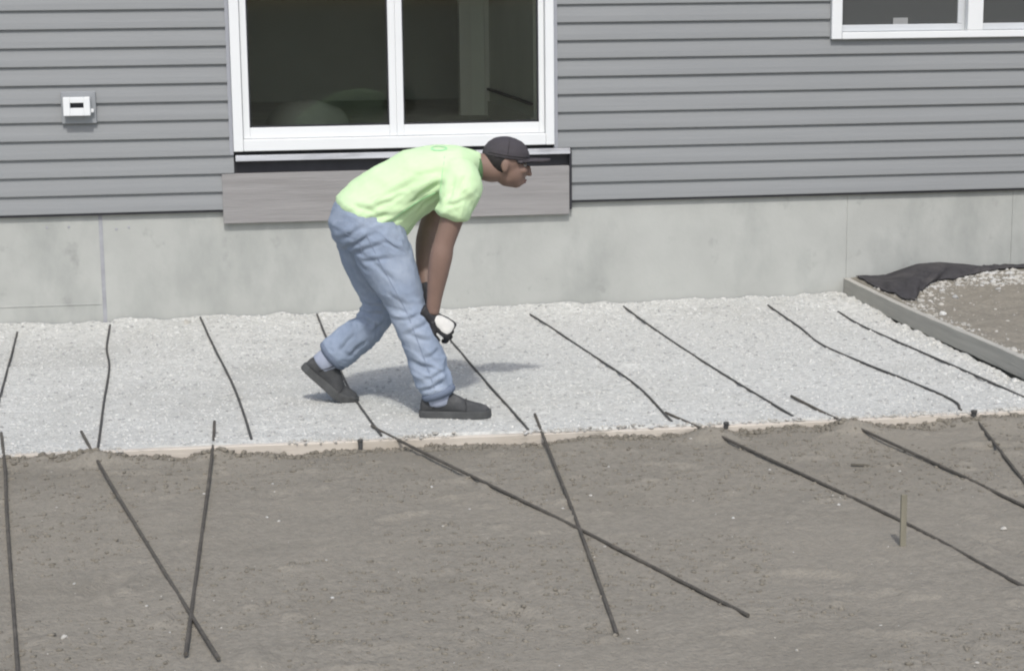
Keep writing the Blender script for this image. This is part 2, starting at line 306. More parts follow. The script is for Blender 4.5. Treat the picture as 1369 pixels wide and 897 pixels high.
rock(3.70, -1.26, 0.030, dirt_h, 'bright white stone lying just behind the side form board', m='stone_pale')
rock(3.69, -1.63, 0.022, dirt_h, 'small pale stone behind the board, nearer than the bright white one')
rock(3.964, -0.76, 0.030, dirt_h, 'grey stone in the dirt below the black fabric', m='stone_grey')
rock(3.82, -0.82, 0.024, dirt_h, 'pale stone beside the pointed low corner of the black fabric')
rock(4.276, -0.43, 0.026, dirt_h, 'pale stone at the middle of the rubble under the black fabric')
rock(4.25, -0.68, 0.020, dirt_h, 'dark stone on the mound below the fabric near the right edge', m='stone_grey')
rock(3.685, -2.22, 0.034, dirt_h, 'pale lump against the side board near the right edge of the picture')
rock(-0.306, -0.24, 0.030, gravel_h, 'round pale stone near the foundation right of the concrete joint', cat='stone', name='stone')
rock(-0.54, -5.36, 0.016, dirt_h, 'pale pebble on the dirt at the lower left, left of the crossed rebar', cat='pebble', name='pebble')
rock(2.53, -4.82, 0.017, dirt_h, 'pale pebble on the dirt at the right, between two long bars', cat='pebble', name='pebble')
rock(0.784, -4.66, 0.014, dirt_h, 'dark pebble in the middle of the dirt left of the crossing bars', cat='pebble', name='pebble', m='clod')
rock(0.40, -2.95, 0.013, gravel_h, 'dark pebble on the gravel beside the bend of the long bar', cat='pebble', name='pebble', m='stone_grey')

# ------------------------------------------------------------------ house
house = empty('house', (0, 0, 0)); tag(house, 'house with grey lap siding, white patio door and pale concrete foundation', 'house')
Z0, PITCH, TOP, XL, XR = 0.613, 0.1016, 3.75, -4.0, 8.0
DX0, DX1, DZ0, DZ1 = -0.013, 1.812, 0.94, 3.02
WX0, WX1, WZ0, WZ1 = 3.45, 5.19, 1.513, 2.95
fbm_ = MB()
fx = [XL, -0.767, 3.585, 4.62, XR]
fo = None
for a, b in zip(fx[:-1], fx[1:]):      # poured in form-wide bays with a visible joint between them
    box('foundation_wall', a + 0.0002, b - 0.0002, 0.014 + 0.0012 * random.random(), 0.22, -0.5, Z0 + 0.02, M['concrete'], house, 0.003)
box('foundation_joint', -0.779, -0.757, 0.0125, 0.1, -0.3, Z0, M['joint'], house, 0.002)
for x in (-1.07, -0.95, -0.69, -0.62): box('form_tie_mark', x, x + 0.014, 0.0122, 0.03, 0.50 + (x * 7 % .04), 0.514 + (x * 7 % .04), M['joint'], house, 0.002)
box('form_seam', XL, -0.785, 0.0112, 0.03, 0.093, 0.100, M['concrete'], house, 0.002)
# wall structure behind the siding
def wl(x0, x1, z0, z1): box('wall_sheathing', x0, x1, 0.022, 0.14, z0, z1, M['gap'], house)
wl(XL, DX0, Z0, TOP); wl(DX0, DX1, Z0 - 0.09, DZ0 - 0.002); wl(DX0, DX1, DZ1, TOP); wl(DX1, WX0, Z0, TOP); wl(WX0, WX1, Z0, WZ0); wl(WX0, WX1, WZ1, TOP); wl(WX1, XR, Z0, TOP)
def course(k, x0, x1):
    z0 = Z0 + k * PITCH; n = max(2, int((x1 - x0) / 0.30)); t = np.linspace(x0, x1, n + 1)
    dz = 0.0014 * vn(t * 0.9 + k * 3.3, t * 0 + k * 7.7); dy = 0.0016 * vn(t * 1.3 + k * 5.1, t * 0 + k * 2.2)
    prof = [(0.006, 0.004), (-0.013, 0.0), (-0.0190, 0.002), (-0.0195, 0.006), (-0.0160, 0.035), (-0.0025, PITCH + 0.004), (0.010, PITCH + 0.004)]
    V = []; F = []; P = len(prof)
    for i, x in enumerate(t):
        for (py, pz) in prof: V.append((x, py + dy[i], z0 + pz + dz[i]))
    for i in range(n):
        for j in range(P - 1):
            a = i * P + j; F.append((a, a + 1, a + P + 1, a + P))
    F.append(list(range(P))); F.append([n * P + j for j in range(P)][::-1])
    o = from_arrays('siding_board', V, F, M['siding'], house)
    return o
k = 0
while Z0 + k * PITCH < TOP - 0.05:
    z = Z0 + k * PITCH; zt = z + PITCH
    gapd = (zt > DZ0 and z < DZ1); ledge = (k < 3); gapw = (zt > WZ0 + 0.06 and z < WZ1)
    segs = [(XL, -0.034 if gapd else -0.015)] if (gapd or ledge) else [(XL, None)]
    x = (1.834 if gapd else 1.915) if (gapd or ledge) else None
    if x is None: cur = XL
    else:
        course(k, *segs[0]); cur = x
    if gapw: course(k, cur, WX0 - 0.002); course(k, WX1 + 0.002, XR)
    else: course(k, cur, XR)
    k += 1
box('trim_channel', DX0 - 0.023, DX0 - 0.001, -0.018, 0.02, DZ0 - 0.02, DZ1, M['channel'], house, 0.002)
box('trim_channel', DX1 + 0.001, DX1 + 0.023, -0.018, 0.02, DZ0 - 0.02, DZ1, M['channel'], house, 0.002)
box('starter_strip', XL, XR, -0.010, 0.012, Z0 - 0.012, Z0 + 0.003, M['gap'], house)
# exposed framing below the patio door
box('door_flashing', -0.005, 1.905, -0.032, 0.02, 0.885, 0.918, M['flash'], house, 0.003)
box('ledger_board', -0.085, 1.900, -0.022, 0.02, 0.535, 0.815, M['ledger'], house, 0.003)
box('trim_channel', 1.901, 1.9145, -0.024, 0.02, Z0 - 0.05, 0.90, M['gasket'], house, 0.002)
# patio door
pd = box('patio_door', DX0, DX0 + 0.055, -0.036, 0.12, DZ0, DZ1, M['white'], house, 0.004)
box('jamb', DX1 - 0.050, DX1, -0.036, 0.12, DZ0, DZ1, M['white'], pd, 0.004)
box('door_sill', DX0 + 0.056, DX1 - 0.051, -0.040, 0.12, DZ0 + 0.001, DZ0 + 0.066, M['white'], pd, 0.004)
box('door_head', DX0 + 0.056, DX1 - 0.051, -0.036, 0.12, DZ1 - 0.06, DZ1, M['white'], pd, 0.004)
def sash(x0, x1, y0, y1, l, r, bot):
    z0, z1 = DZ0 + 0.068, DZ1 - 0.062
    box('sash_stile', x0, x0 + l, y0, y1, z0, z1, M['white'], pd, 0.003); box('sash_stile', x1 - r, x1, y0, y1, z0, z1, M['white'], pd, 0.003)
    box('bottom_rail', x0 + l, x1 - r, y0 + 0.001, y1, z0, z0 + bot, M['white'], pd, 0.003); box('top_rail', x0 + l, x1 - r, y0 + 0.001, y1, z1 - 0.07, z1, M['white'], pd, 0.003)
    b = MB()
    for q in ((x0 + l, x0 + l + .008, z0 + bot, z1 - .07), (x1 - r - .008, x1 - r, z0 + bot, z1 - .07)): b.box(q[0], q[1], y0 + 0.012, y0 + 0.03, q[2], q[3])
    b.box(x0 + l, x1 - r, y0 + 0.012, y0 + 0.03, z0 + bot, z0 + bot + 0.010); b.build('gasket', M['gasket'], pd)
    box('glass_pane', x0 + l + .001, x1 - r - .001, y0 + 0.018, y0 + 0.024, z0 + bot + .001, z1 - .071, M['glass_door'], pd)
sash(DX0 + 0.057, 0.9485, -0.006, 0.035, 0.037, 0.0, 0.062) if False else None
sash(DX0 + 0.057, 0.909, -0.006, 0.035, 0.037, 0.041, 0.062)
sash(0.9095, DX1 - 0.052, -0.004, 0.037, 0.040, 0.032, 0.062)
# double window at upper right
wd = box('window', WX0, WX0 + 0.062, -0.042, 0.10, WZ0 + 0.0005, WZ1, M['white'], house, 0.004)
box('jamb', WX1 - 0.062, WX1, -0.042, 0.10, WZ0, WZ1, M['white'], wd, 0.004)
box('window_sill', WX0 + 0.063, WX1 - 0.063, -0.044, 0.10, WZ0, WZ0 + 0.040, M['white'], wd, 0.004)
box('window_head', WX0 + 0.063, WX1 - 0.063, -0.042, 0.10, WZ1 - 0.06, WZ1, M['white'], wd, 0.004)
box('mullion', 4.278, 4.372, -0.040, 0.10, WZ0 + 0.041, WZ1 - 0.061, M['white'], wd, 0.004)
for (x0, x1, lw, rw) in ((WX0 + 0.063, 4.277, 0.012, 0.048), (4.373, WX1 - 0.063, 0.012, 0.048)):
    z0, z1 = WZ0 + 0.042, WZ1 - 0.062
    box('sash_stile', x0, x0 + lw, -0.004, 0.04, z0, z1, M['sash_shaded'], wd, 0.002); box('sash_stile', x1 - rw, x1 - rw * .45, -0.004, 0.04, z0 + .04, z1, M['sash_shaded'], wd, 0.002)
    box('sash_stile', x1 - rw * .44, x1, 0.012, 0.04, z0, z1, M['sash_shaded'], wd)
    box('bottom_rail', x0 + lw, x1 - rw * .45, -0.003, 0.04, z0, z0 + 0.039, M['sash_shaded'], wd, 0.004)
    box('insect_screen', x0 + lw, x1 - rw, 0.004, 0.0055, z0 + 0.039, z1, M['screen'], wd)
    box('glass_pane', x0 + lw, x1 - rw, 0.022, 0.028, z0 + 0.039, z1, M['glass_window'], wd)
box('sticker', 3.835, 3.925, 0.0020, 0.0030, 1.594, 1.632, M['paper'], wd)
# dryer vent
vt = box('wall_vent', -0.945, -0.757, -0.034, 0.01, 1.115, 1.290, M['block'], house, 0.004)
vb = MB()
vb.box(-0.930, -0.893, -0.088, -0.035, 1.160, 1.262, 0.004).box(-0.820, -0.785, -0.088, -0.035, 1.160, 1.262, 0.004)
vb.box(-0.8935, -0.8195, -0.0875, -0.035, 1.231, 1.2615, 0.003).box(-0.8935, -0.8195, -0.0875, -0.035, 1.1605, 1.203, 0.003)
vb.box(-0.787, -0.768, -0.062, -0.036, 1.176, 1.196, 0.003)
vb.build('vent_hood', M['white'], vt)
box('vent_slot', -0.892, -0.821, -0.060, -0.036, 1.204, 1.230, M['gasket'], vt)
# rooms behind the glass
box('room_floor', XL, XR, 0.14, 4.2, 0.92, 0.985, M['subfloor'], house)
box('room_wall', XL, XR, 4.2, 4.3, 0.9, TOP, M['drywall'], house)
box('room_wall', 1.72, 1.80, 0.141, 2.05, 0.985, TOP, M['drywall'], house); box('room_wall', 1.52, 1.80, 2.06, 2.15, 0.985, TOP, M['drywall'], house)
box('baseboard', 1.702, 1.719, 0.145, 2.02, 0.986, 1.085, M['trimwood'], house); box('chair_rail', 1.700, 1.719, 0.145, 2.02, 1.155, 1.170, M['gasket'], house)
box('door_casing', 1.52, 1.60, 2.035, 2.058, 0.986, 3.1, M['trimwood'], house); box('corner_bead', 1.690, 1.719, 2.022, 2.05, 0.986, 3.1, M['trimwood'], house)
box('room_wall', XL - .1, XL, 0.14, 4.3, -0.4, TOP, M['drywall'], house); box('room_wall', XR, XR + .1, 0.14, 4.3, -0.4, TOP, M['drywall'], house)
box('room_ceiling', XL, XR, 0.141, 4.2, 3.4, 3.5, M['drywall'], house)
box('roof', XL - .4, XR + .4, -0.35, 4.7, TOP, TOP + 0.16, M['roof'], house)
# added in place of the pane's faint reflection: rounded pale heap on the floor inside
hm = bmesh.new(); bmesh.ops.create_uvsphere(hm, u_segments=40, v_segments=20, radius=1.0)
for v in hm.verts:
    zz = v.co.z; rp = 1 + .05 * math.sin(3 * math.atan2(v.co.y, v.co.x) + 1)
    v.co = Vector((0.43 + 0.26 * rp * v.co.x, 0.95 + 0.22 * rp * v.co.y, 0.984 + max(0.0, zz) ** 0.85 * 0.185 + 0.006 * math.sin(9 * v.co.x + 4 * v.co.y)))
me = bpy.data.meshes.new('reflection_standin'); hm.to_mesh(me); hm.free(); me.materials.append(M['standin_pale']); me.polygons.foreach_set('use_smooth', [True] * len(me.polygons))
ho = bpy.data.objects.new('reflection_standin', me); C.objects.link(ho); tag(ho, 'pale rounded heap added indoors for the pale curve low in the left pane of the patio door', 'standin')
# ------------------------------------------------------------------ form boards, pegs, stake
def board(name, x0, x1, y0, y1, z0, z1, m, axis, label, cat):
    b = bmesh.new(); n = 60; L = (x1 - x0) if axis == 'x' else (y1 - y0)
    rings = []
    for i in range(n + 1):
        t = i / n; wv = 0.006 * math.sin(t * 5 + 1) + 0.002 * (random.random() - 0.5); wz = 0.004 * math.sin(t * 7) + 0.0015 * (random.random() - 0.5)
        if axis == 'x':
            x = x0 + L * t; c = [(x, y0 + wv, z0 + wz), (x, y0 + wv, z1 + wz - .003), (x, y0 + wv + .003, z1 + wz), (x, y1 + wv - .003, z1 + wz), (x, y1 + wv, z1 + wz - .003), (x, y1 + wv, z0 + wz)]
        else:
            y = y0 + L * t; c = [(x0 + wv, y, z0 + wz), (x0 + wv, y, z1 + wz - .003), (x0 + wv + .003, y, z1 + wz), (x1 + wv - .003, y, z1 + wz), (x1 + wv, y, z1 + wz - .003), (x1 + wv, y, z0 + wz)]
        rings.append([b.verts.new(p) for p in c])
    for p, q in zip(rings[:-1], rings[1:]):
        for j in range(6): b.faces.new((p[j], p[(j + 1) % 6], q[(j + 1) % 6], q[j]))
    b.faces.new(rings[0]); b.faces.new(rings[-1][::-1]); bmesh.ops.recalc_face_normals(b, faces=b.faces)
    me = bpy.data.meshes.new(name); b.to_mesh(me); b.free(); me.materials.append(m)
    o = bpy.data.objects.new(name, me); C.objects.link(o); tag(o, label, cat); return o
board('form_board', -1.9, 3.60, -3.200, -3.165, -0.12, 0.004, M['form_pale'], 'x', 'pale sandy board edging the front of the gravel bed, half buried in dirt', 'board')
board('form_board', 3.572, 3.610, -3.16, 0.008, 0.004, 0.098, M['form_grey'], 'y', 'grey weathered board on edge along the right side of the gravel', 'board')
def peg(x, y, ztop, r, lean, label):
    b = bmesh.new(); rr = []
    for z, k in ((-0.2, 1), (ztop - 0.012, 1), (ztop - 0.010, 1.25), (ztop - 0.002, 1.25), (ztop, 1.0)):
        rr.append([b.verts.new((x + lean * (z - ztop) + r * k * math.cos(a * math.pi / 5), y + r * k * math.sin(a * math.pi / 5), z)) for a in range(10)])
    for p, q in zip(rr[:-1], rr[1:]):
        for j in range(10): b.faces.new((p[j], p[(j + 1) % 10], q[(j + 1) % 10], q[j]))
    b.faces.new(rr[-1]); b.faces.new(rr[0][::-1]); bmesh.ops.recalc_face_normals(b, faces=b.faces)
    me = bpy.data.meshes.new('steel_peg'); b.to_mesh(me); b.free(); me.materials.append(M['rebar'])
    o = bpy.data.objects.new('steel_peg', me); C.objects.link(o); tag(o, label, 'peg', 'steel pegs holding the front board')
peg(0.456, -3.212, 0.016, 0.009, 0.0, 'short dark steel peg at the board left of the worker\'s front shoe')
peg(1.988, -3.214, 0.020, 0.010, 0.05, 'short dark steel peg in the pale board near the middle of its right half')
peg(3.076, -3.215, 0.023, 0.011, 0.0, 'short dark steel peg at the board near the right edge beside the bent bar')
# wooden grade stake standing in the dirt
b = MB(); b.box(2.122 - 0.010, 2.122 + 0.010, -4.956, -4.945, -0.25, 0.165, 0.002)
st = b.build('wooden_stake', M['stake']); tag(st, 'thin faded wooden stake standing upright in the dirt at the right', 'stake')
b = MB(); b.box(-0.036, 0.036, -0.004, 0.004, -0.004, 0.004, 0.0015)
tw = b.build('twig', M['twig']); tw.location = (2.337, -3.9, float(dirt_h(2.337, -3.9)) + 0.008); tw.rotation_euler = (0, 0.04, -0.25); tag(tw, 'short dark twig on the dirt between the two long bars at right', 'twig')

# ------------------------------------------------------------------ rebar
def smooth_path(pts, step=0.006):
    P = np.array(pts, float); out = []
    Q = np.vstack([2 * P[0] - P[1], P, 2 * P[-1] - P[-2]])
    for i in range(1, len(Q) - 2):
        p0, p1, p2, p3 = Q[i - 1:i + 3]; n = max(2, int(np.linalg.norm(p2 - p1) / step))
        for t in np.arange(n) / n:
            out.append(0.5 * ((2 * p1) + (-p0 + p2) * t + (2 * p0 - 5 * p1 + 4 * p2 - p3) * t * t + (-p0 + 3 * p1 - 3 * p2 + p3) * t ** 3))
    out.append(P[-1]); return np.array(out)
def ground_at(x, y):
    return np.where((y > -3.165) & (x < BX), gravel_h(x, y), np.where((y > -3.2) & (x < BX), np.maximum(0.004, dirt_h(x, y, False)), dirt_h(x, y, False)))
REG = 'steel reinforcing bars laid out over the gravel and dirt'
def rebar(pts, r, m, label, lift=None):
    P = smooth_path(pts); n = len(P); z = ground_at(P[:, 0], P[:, 1])
    kern = 26 if P[:, 1].min() > -3.3 else 60
    zp = np.pad(z, kern, mode='edge'); zm = np.array([np.quantile(zp[i:i + 2 * kern + 1], 0.97 if P[:, 1].min() > -3.3 else 0.93) for i in range(n)])
    zp = np.pad(zm, kern, mode='edge'); ker = np.hanning(2 * kern + 1); ker /= ker.sum(); z = np.convolve(zp, ker, 'valid')
    t_ = np.linspace(-1, 1, n); dg_ = 2 if P[:, 1].min() < -3.3 else 5
    zf = np.polyval(np.polyfit(t_, z, dg_), t_); z = 0.75 * zf + 0.25 * z if dg_ == 5 else zf
    z = z + r * 0.75 - 0.003
    if lift is not None: z = z + lift(P)
    N = 7; V = np.zeros((n, N, 3)); T = np.gradient(np.column_stack([P, z]), axis=0); T /= np.linalg.norm(T, axis=1)[:, None]
    A = np.cross(T, [0, 0, 1]); A /= np.linalg.norm(A, axis=1)[:, None]; B = np.cross(A, T)
    rad = r * np.where(np.arange(n) % 2 == 0, 1.0, 0.86)
    for j in range(N):
        th = 2 * math.pi * j / N; V[:, j] = np.column_stack([P, z]) + rad[:, None] * (math.cos(th) * A + math.sin(th) * B)
    I = np.arange(n * N).reshape(n, N); F = []
    J = np.roll(I, -1, axis=1)
    F = np.stack([I[:-1].ravel(), J[:-1].ravel(), J[1:].ravel(), I[1:].ravel()], 1).tolist()
    F.append(I[0][::-1].tolist()); F.append(I[-1].tolist())
    o0 = np.array([P[0, 0], P[0, 1], 0.0])
    o = from_arrays('rebar', V.reshape(-1, 3), F, m, None, False, o0); o.location = o0
    tag(o, label, 'rebar', REG); return o
ra, rb = 0.0060, 0.0066
G_, D_ = M['rebar'], M['rebar_dusty']
rebar([(-1.217, -.33), (-1.109, -2.033), (-1.058, -2.75)], ra, G_, 'bar on the gravel leaving the picture at its left edge')
rebar([(-.726, -.24), (-.706, -.85), (-.658, -1.414), (-.628, -2.3), (-.596, -3.124)], ra, G_, 'slightly kinked bar on the gravel left of the vent joint, second from left')
rebar([(-.235, -.10), (-.16, -.9), (-.06, -1.904), (-.01, -2.6), (.018, -3.113)], ra, G_, 'bar on the gravel between the kinked left bar and the worker')
rebar([(.42, -.131), (.45, -1.2), (.479, -2.186), (.548, -3.137)], ra, G_, 'bar on the gravel passing behind the toe of the worker\'s back shoe')
rebar([(1.044, -.214), (1.084, -1.209), (1.16, -3.134)], ra, G_, 'bar on the gravel running out from under the worker\'s gloved hand')
rebar([(1.618, -.30), (1.719, -1.405), (1.790, -2.348), (1.781, -3.101)], ra, G_, 'bar on the gravel right of the worker with a bend near its front end')
rebar([(2.177, -.22), (2.244, -2.104), (2.305, -3.119)], ra, G_, 'straight bar on the gravel at right of the bent one, ending at the pale board')
rebar([(3.006, -.33), (2.985, -1.0), (2.945, -1.661), (3.086, -2.828), (3.044, -3.150)], ra, G_, 'wavy bar on the gravel that reaches the right hand peg')
rebar([(3.337, -.60), (3.33, -1.238), (3.426, -2.929)], ra, G_, 'bar on the gravel closest to the grey side board')
rebar([(-1.015, -2.788), (-.93, -3.4), (-.834, -4.167), (-.637, -5.659), (-.60, -6.0)], rb, D_, 'bar on the dirt running down the left edge of the picture')
rebar([(-.682, -2.853), (-.565, -3.423), (-.303, -4.666), (-.1, -5.632)], rb, D_, 'bar on the dirt slanting right across another at the lower left')
rebar([(-.134, -2.765), (-.141, -3.348), (-.191, -5.579)], rb, D_, 'bar on the dirt crossed by the slanting bar at the lower left')
rebar([(.522, -2.951), (.606, -3.186), (1.036, -4.326), (1.264, -4.998), (1.438, -5.524)], rb, D_, 'long bar slanting over the dirt from the worker\'s back foot to the lower middle')
rebar([(1.233, -2.861), (1.123, -4.44), (1.025, -5.622)], rb, D_, 'bar on the dirt crossed by the long slanting bar at lower middle')
rebar([(1.795, -2.928), (1.877, -3.232), (1.936, -3.434), (2.215, -4.646), (2.333, -5.429), (2.45, -6.0)], rb, D_, 'long bar on the dirt passing behind the thin wooden stake')
rebar([(2.413, -2.742), (2.478, -3.167), (2.534, -3.417), (2.649, -4.101), (2.711, -4.563), (2.83, -5.3)], rb, D_, 'bar on the dirt at right between the stake bar and the right hand peg')
rebar([(3.08, -3.213), (2.848, -4.252), (2.68, -5.05)], rb, D_, 'bar on the dirt leaning from the right hand peg to the right edge')

# ------------------------------------------------------------------ black fabric against the foundation
u = np.linspace(0, 1, 90); tx = np.array([3.64, 3.72, 3.84, 4.02, 4.16, 4.33, 4.49, 4.56, 4.62, 4.70, 5.0, 5.6])
tz = np.array([.080, .078, .118, .172, .178, .160, .134, .136, .146, .112, .13, .12])
bx = np.array([3.63, 3.638, 3.648, 3.70, 3.80, 4.014, 4.235, 4.40, 4.48, 4.70, 5.0, 5.6]); by = np.array([-.26, -.50, -.80, -.84, -.62, -.32, -.20, -.14, -.13, -.09, -.12, -.12])
sx = np.linspace(0, 1, len(tx)); V = []; F = []; NV = 26
for i, a in enumerate(u):
    x1, z1 = np.interp(a, sx, tx), np.interp(a, sx, tz); x2, y2 = np.interp(a, sx, bx), np.interp(a, sx, by)
    z2 = float(dirt_h(max(x2, BX + .05), y2)) + 0.006
    for j in range(NV):
        v = j / (NV - 1); x = x1 * (1 - v) + x2 * v; y = -0.012 * (1 - v) + y2 * v
        gz = float(dirt_h(max(x, BX + .05), y)) + 0.008
        zz = z1 + (z2 - z1) * v ** 0.8
        zz += math.sin(math.pi * v) * (0.016 + 0.030 * float(fbm(a * 9, v * 3 + 2, 3)) + 0.020 * (0.25 - abs(float(fbm(a * 16 + v * 3, v * 2.5 + 9, 2))))) + 0.012 * float(fbm(a * 34, v * 8, 2)) * min(1, 4 * v)
        V.append((x, y, max(zz, gz)))
for i in range(len(u) - 1):
    for j in range(NV - 1): q = i * NV + j; F.append((q, q + 1, q + NV + 1, q + NV))
fo = from_arrays('ground_fabric', V, F, M['fabric'], None, True)
sm = fo.modifiers.new('thick', 'SOLIDIFY'); sm.thickness = 0.004; sm.offset = 1.0
tag(fo, 'crumpled black fabric bunched against the foundation at right behind the side board', 'fabric')

# ------------------------------------------------------------------ the worker
def ell(c, axes, seg=20):
    """ellipsoid: axes = three half-axis vectors"""
    bm = bmesh.new(); bmesh.ops.create_uvsphere(bm, u_segments=seg, v_segments=seg // 2 + 2, radius=1.0)
    A = [Vector(a) for a in axes]; c = Vector(c)
    V = [c + A[0] * v.co.x + A[1] * v.co.y + A[2] * v.co.z for v in bm.verts]; F = [[v.index for v in f.verts] for f in bm.faces]; bm.free()
    return V, F
def tube(rings, N=24, cap=True):
    """rings: (centre, half-vector a, half-vector b); closed and rounded at both ends"""
    R_ = [(Vector(c), Vector(a), Vector(b)) for c, a, b in rings]
    if cap:
        d0 = (R_[0][0] - R_[1][0]).normalized(); d1 = (R_[-1][0] - R_[-2][0]).normalized()
        r0 = min(R_[0][1].length, R_[0][2].length); r1 = min(R_[-1][1].length, R_[-1][2].length)
        pre = [(R_[0][0] + d0 * r0 * k, R_[0][1] * s, R_[0][2] * s) for k, s in ((0.30, 0.45), (0.22, 0.75), (0.10, 0.93))]
        post = [(R_[-1][0] + d1 * r1 * k, R_[-1][1] * s, R_[-1][2] * s) for k, s in ((0.10, 0.93), (0.22, 0.75), (0.30, 0.45))]
        R_ = pre + R_ + post
    V = []; F = []
    for c, a, b in R_:
        for j in range(N):
            t = 2 * math.pi * j / N; V.append(c + a * math.cos(t) + b * math.sin(t))
    for i in range(len(R_) - 1):
        for j in range(N):
            q = i * N; F.append([q + j, q + (j + 1) % N, q + N + (j + 1) % N, q + N + j])
    F.append(list(range(N))[::-1]); F.append([(len(R_) - 1) * N + j for j in range(N)])
    return V, F
def limb(pts, ref=(0, 1, 0), N=20, sub=4):
    """pts: (x, y, z, r) or (x, y, z, r_ref, r_other); smooth round tube through them"""
    P = np.array([p[:3] for p in pts], float); Rr = np.array([(p[3], p[4] if len(p) > 4 else p[3]) for p in pts], float)
    full = np.hstack([P, Rr]); Q = np.vstack([2 * full[0] - full[1], full, 2 * full[-1] - full[-2]]); out = []
    for i in range(1, len(Q) - 2):
        p0, p1, p2, p3 = Q[i - 1:i + 3]
        for k in range(sub):
            t = k / sub; out.append(0.5 * ((2 * p1) + (-p0 + p2) * t + (2 * p0 - 5 * p1 + 4 * p2 - p3) * t * t + (-p0 + 3 * p1 - 3 * p2 + p3) * t ** 3))
    out.append(full[-1]); out = np.array(out); T = np.gradient(out[:, :3], axis=0); rings = []
    for q, t in zip(out, T):
        t = Vector(t).normalized(); a = Vector(ref); a = (a - t * a.dot(t)).normalized(); b = t.cross(a)
        rings.append((q[:3], a * q[3], b * q[4]))
    return tube(rings, N)
person = empty('person', (0.75, -2.6, 0.0)); tag(person, 'worker in lime shirt, faded jeans and dark cap bending forward over the gravel', 'person')
PO = Vector((0.75, -2.6, 0.0))
def organ(name, parts, m, voxel=0.008, smooth=6, parent=None, wrinkle=None, remesh=True):
    V = []; F = []
    for v, f in parts:
        o = len(V); V += [tuple(Vector(p) - PO) for p in v]; F += [[i + o for i in q] for q in f]
    me = bpy.data.meshes.new(name + '_raw'); me.from_pydata(V, [], F); bm = bmesh.new(); bm.from_mesh(me); bmesh.ops.recalc_face_normals(bm, faces=bm.faces); bm.to_mesh(me); bm.free()
    ob = bpy.data.objects.new(name, me); C.objects.link(ob)
    if remesh:
        md = ob.modifiers.new('r', 'REMESH'); md.mode = 'VOXEL'; md.voxel_size = voxel
        if smooth: sm = ob.modifiers.new('s', 'SMOOTH'); sm.iterations = smooth; sm.factor = 0.5
        dg = bpy.context.evaluated_depsgraph_get(); new = bpy.data.meshes.new_from_object(ob.evaluated_get(dg)); ob.modifiers.clear(); ob.data = new; bpy.data.meshes.remove(me); me = new
    me.name = name
    if wrinkle is not None:
        n = len(me.vertices); co = np.zeros(n * 3); me.vertices.foreach_get('co', co); co = co.reshape(-1, 3)
        no = np.zeros(n * 3); me.vertices.foreach_get('normal', no); no = no.reshape(-1, 3)
        co = co + no * wrinkle(co + np.array(PO), no)[:, None]; me.vertices.foreach_set('co', co.ravel()); me.update()
    me.materials.clear(); me.materials.append(m); me.polygons.foreach_set('use_smooth', [True] * len(me.polygons))
    ob.parent = parent if parent else person
    return ob
# --- shirt torso rings: centre (x, z), AP half-depth and axis, half-width
def tor(x, z, a, ax, wd, y=-2.58):
    v = Vector((ax[0], 0, ax[1])).normalized(); return ((x, y, z), v * a, Vector((0, wd, 0)))
TR = [tor(.555, .842, .172, (-.82, .57), .178), tor(.60, .885, .168, (-.72, .68), .180), tor(.67, .94, .155, (-.58, .8), .182), tor(.77, 1.0, .142, (-.42, .9), .188), tor(.87, 1.035, .124, (-.2, .98), .198), tor(.945, 1.05, .103, (0.02, 1), .185), tor(1.0, 1.055, .078, (.15, 1), .125), tor(1.03, 1.06, .062, (.2, 1), .078)]
near_sl = limb([(.93, -2.71, 1.035, .088), (.935, -2.775, .985, .090), (.915, -2.80, .93, .085), (.895, -2.802, .875, .083)])
far_sl = limb([(.93, -2.45, 1.035, .088), (.935, -2.385, .985, .090), (.905, -2.365, .93, .085), (.875, -2.362, .875, .083)])
def crease(p, lines):
    f = 0
    for x0, z0, ang, ln, dp, wd in lines:
        c, s_ = math.cos(ang), math.sin(ang); u_ = (p[:, 0] - x0) * c + (p[:, 2] - z0) * s_; v_ = -(p[:, 0] - x0) * s_ + (p[:, 2] - z0) * c + 0.012 * vn(u_ * 25 + x0 * 90, u_ * 0 + z0 * 70)
        e = np.exp(-(u_ / ln) ** 4); f = f - dp * e * np.exp(-(v_ / wd) ** 2) + 0.75 * dp * e * np.exp(-((v_ - 2.1 * wd) / (1.4 * wd)) ** 2)
    return f * 0.72
JC = [(.79, .150, .45, .06, .010, .007), (.805, .195, .35, .05, .008, .008), (.76, .235, -.25, .05, .008, .008), (.79, .285, .3, .04, .006, .008), (.735, .395, .5, .05, .008, .009), (.70, .44, .2, .05, .008, .009), (.74, .355, -.3, .05, .007, .009), (.66, .52, -.5, .05, .006, .009),
      (.50, .255, .75, .05, .009, .008), (.455, .285, .9, .05, .008, .008), (.535, .375, -.35, .06, .010, .009), (.56, .41, -.1, .06, .009, .009), (.60, .35, .7, .05, .008, .008), (.53, .54, -.9, .06, .006, .009),
      (.50, .76, .55, .07, .008, .009), (.52, .725, .35, .08, .009, .009), (.47, .80, .6, .06, .007, .009), (.57, .69, .1, .06, .008, .009), (.64, .74, -.5, .05, .008, .008), (.60, .64, -.8, .07, .006, .009), (.49, .68, -.8, .06, .006, .009)]
SC = [(.82, .93, .75, .08, .012, .010), (.78, .96, .6, .09, .010, .010), (.74, .90, .55, .09, .010, .011), (.69, .87, .45, .09, .009, .011), (.63, .93, .35, .08, .008, .011), (.60, .87, .2, .07, .009, .010), (.70, .99, .45, .09, .006, .012), (.88, .97, 1.2, .06, .010, .010), (.90, .93, .2, .04, .007, .009), (.93, 1.0, 1.0, .05, .006, .010), (.53, .90, -.4, .05, .007, .010), (.81, 1.05, .2, .08, .005, .012)]
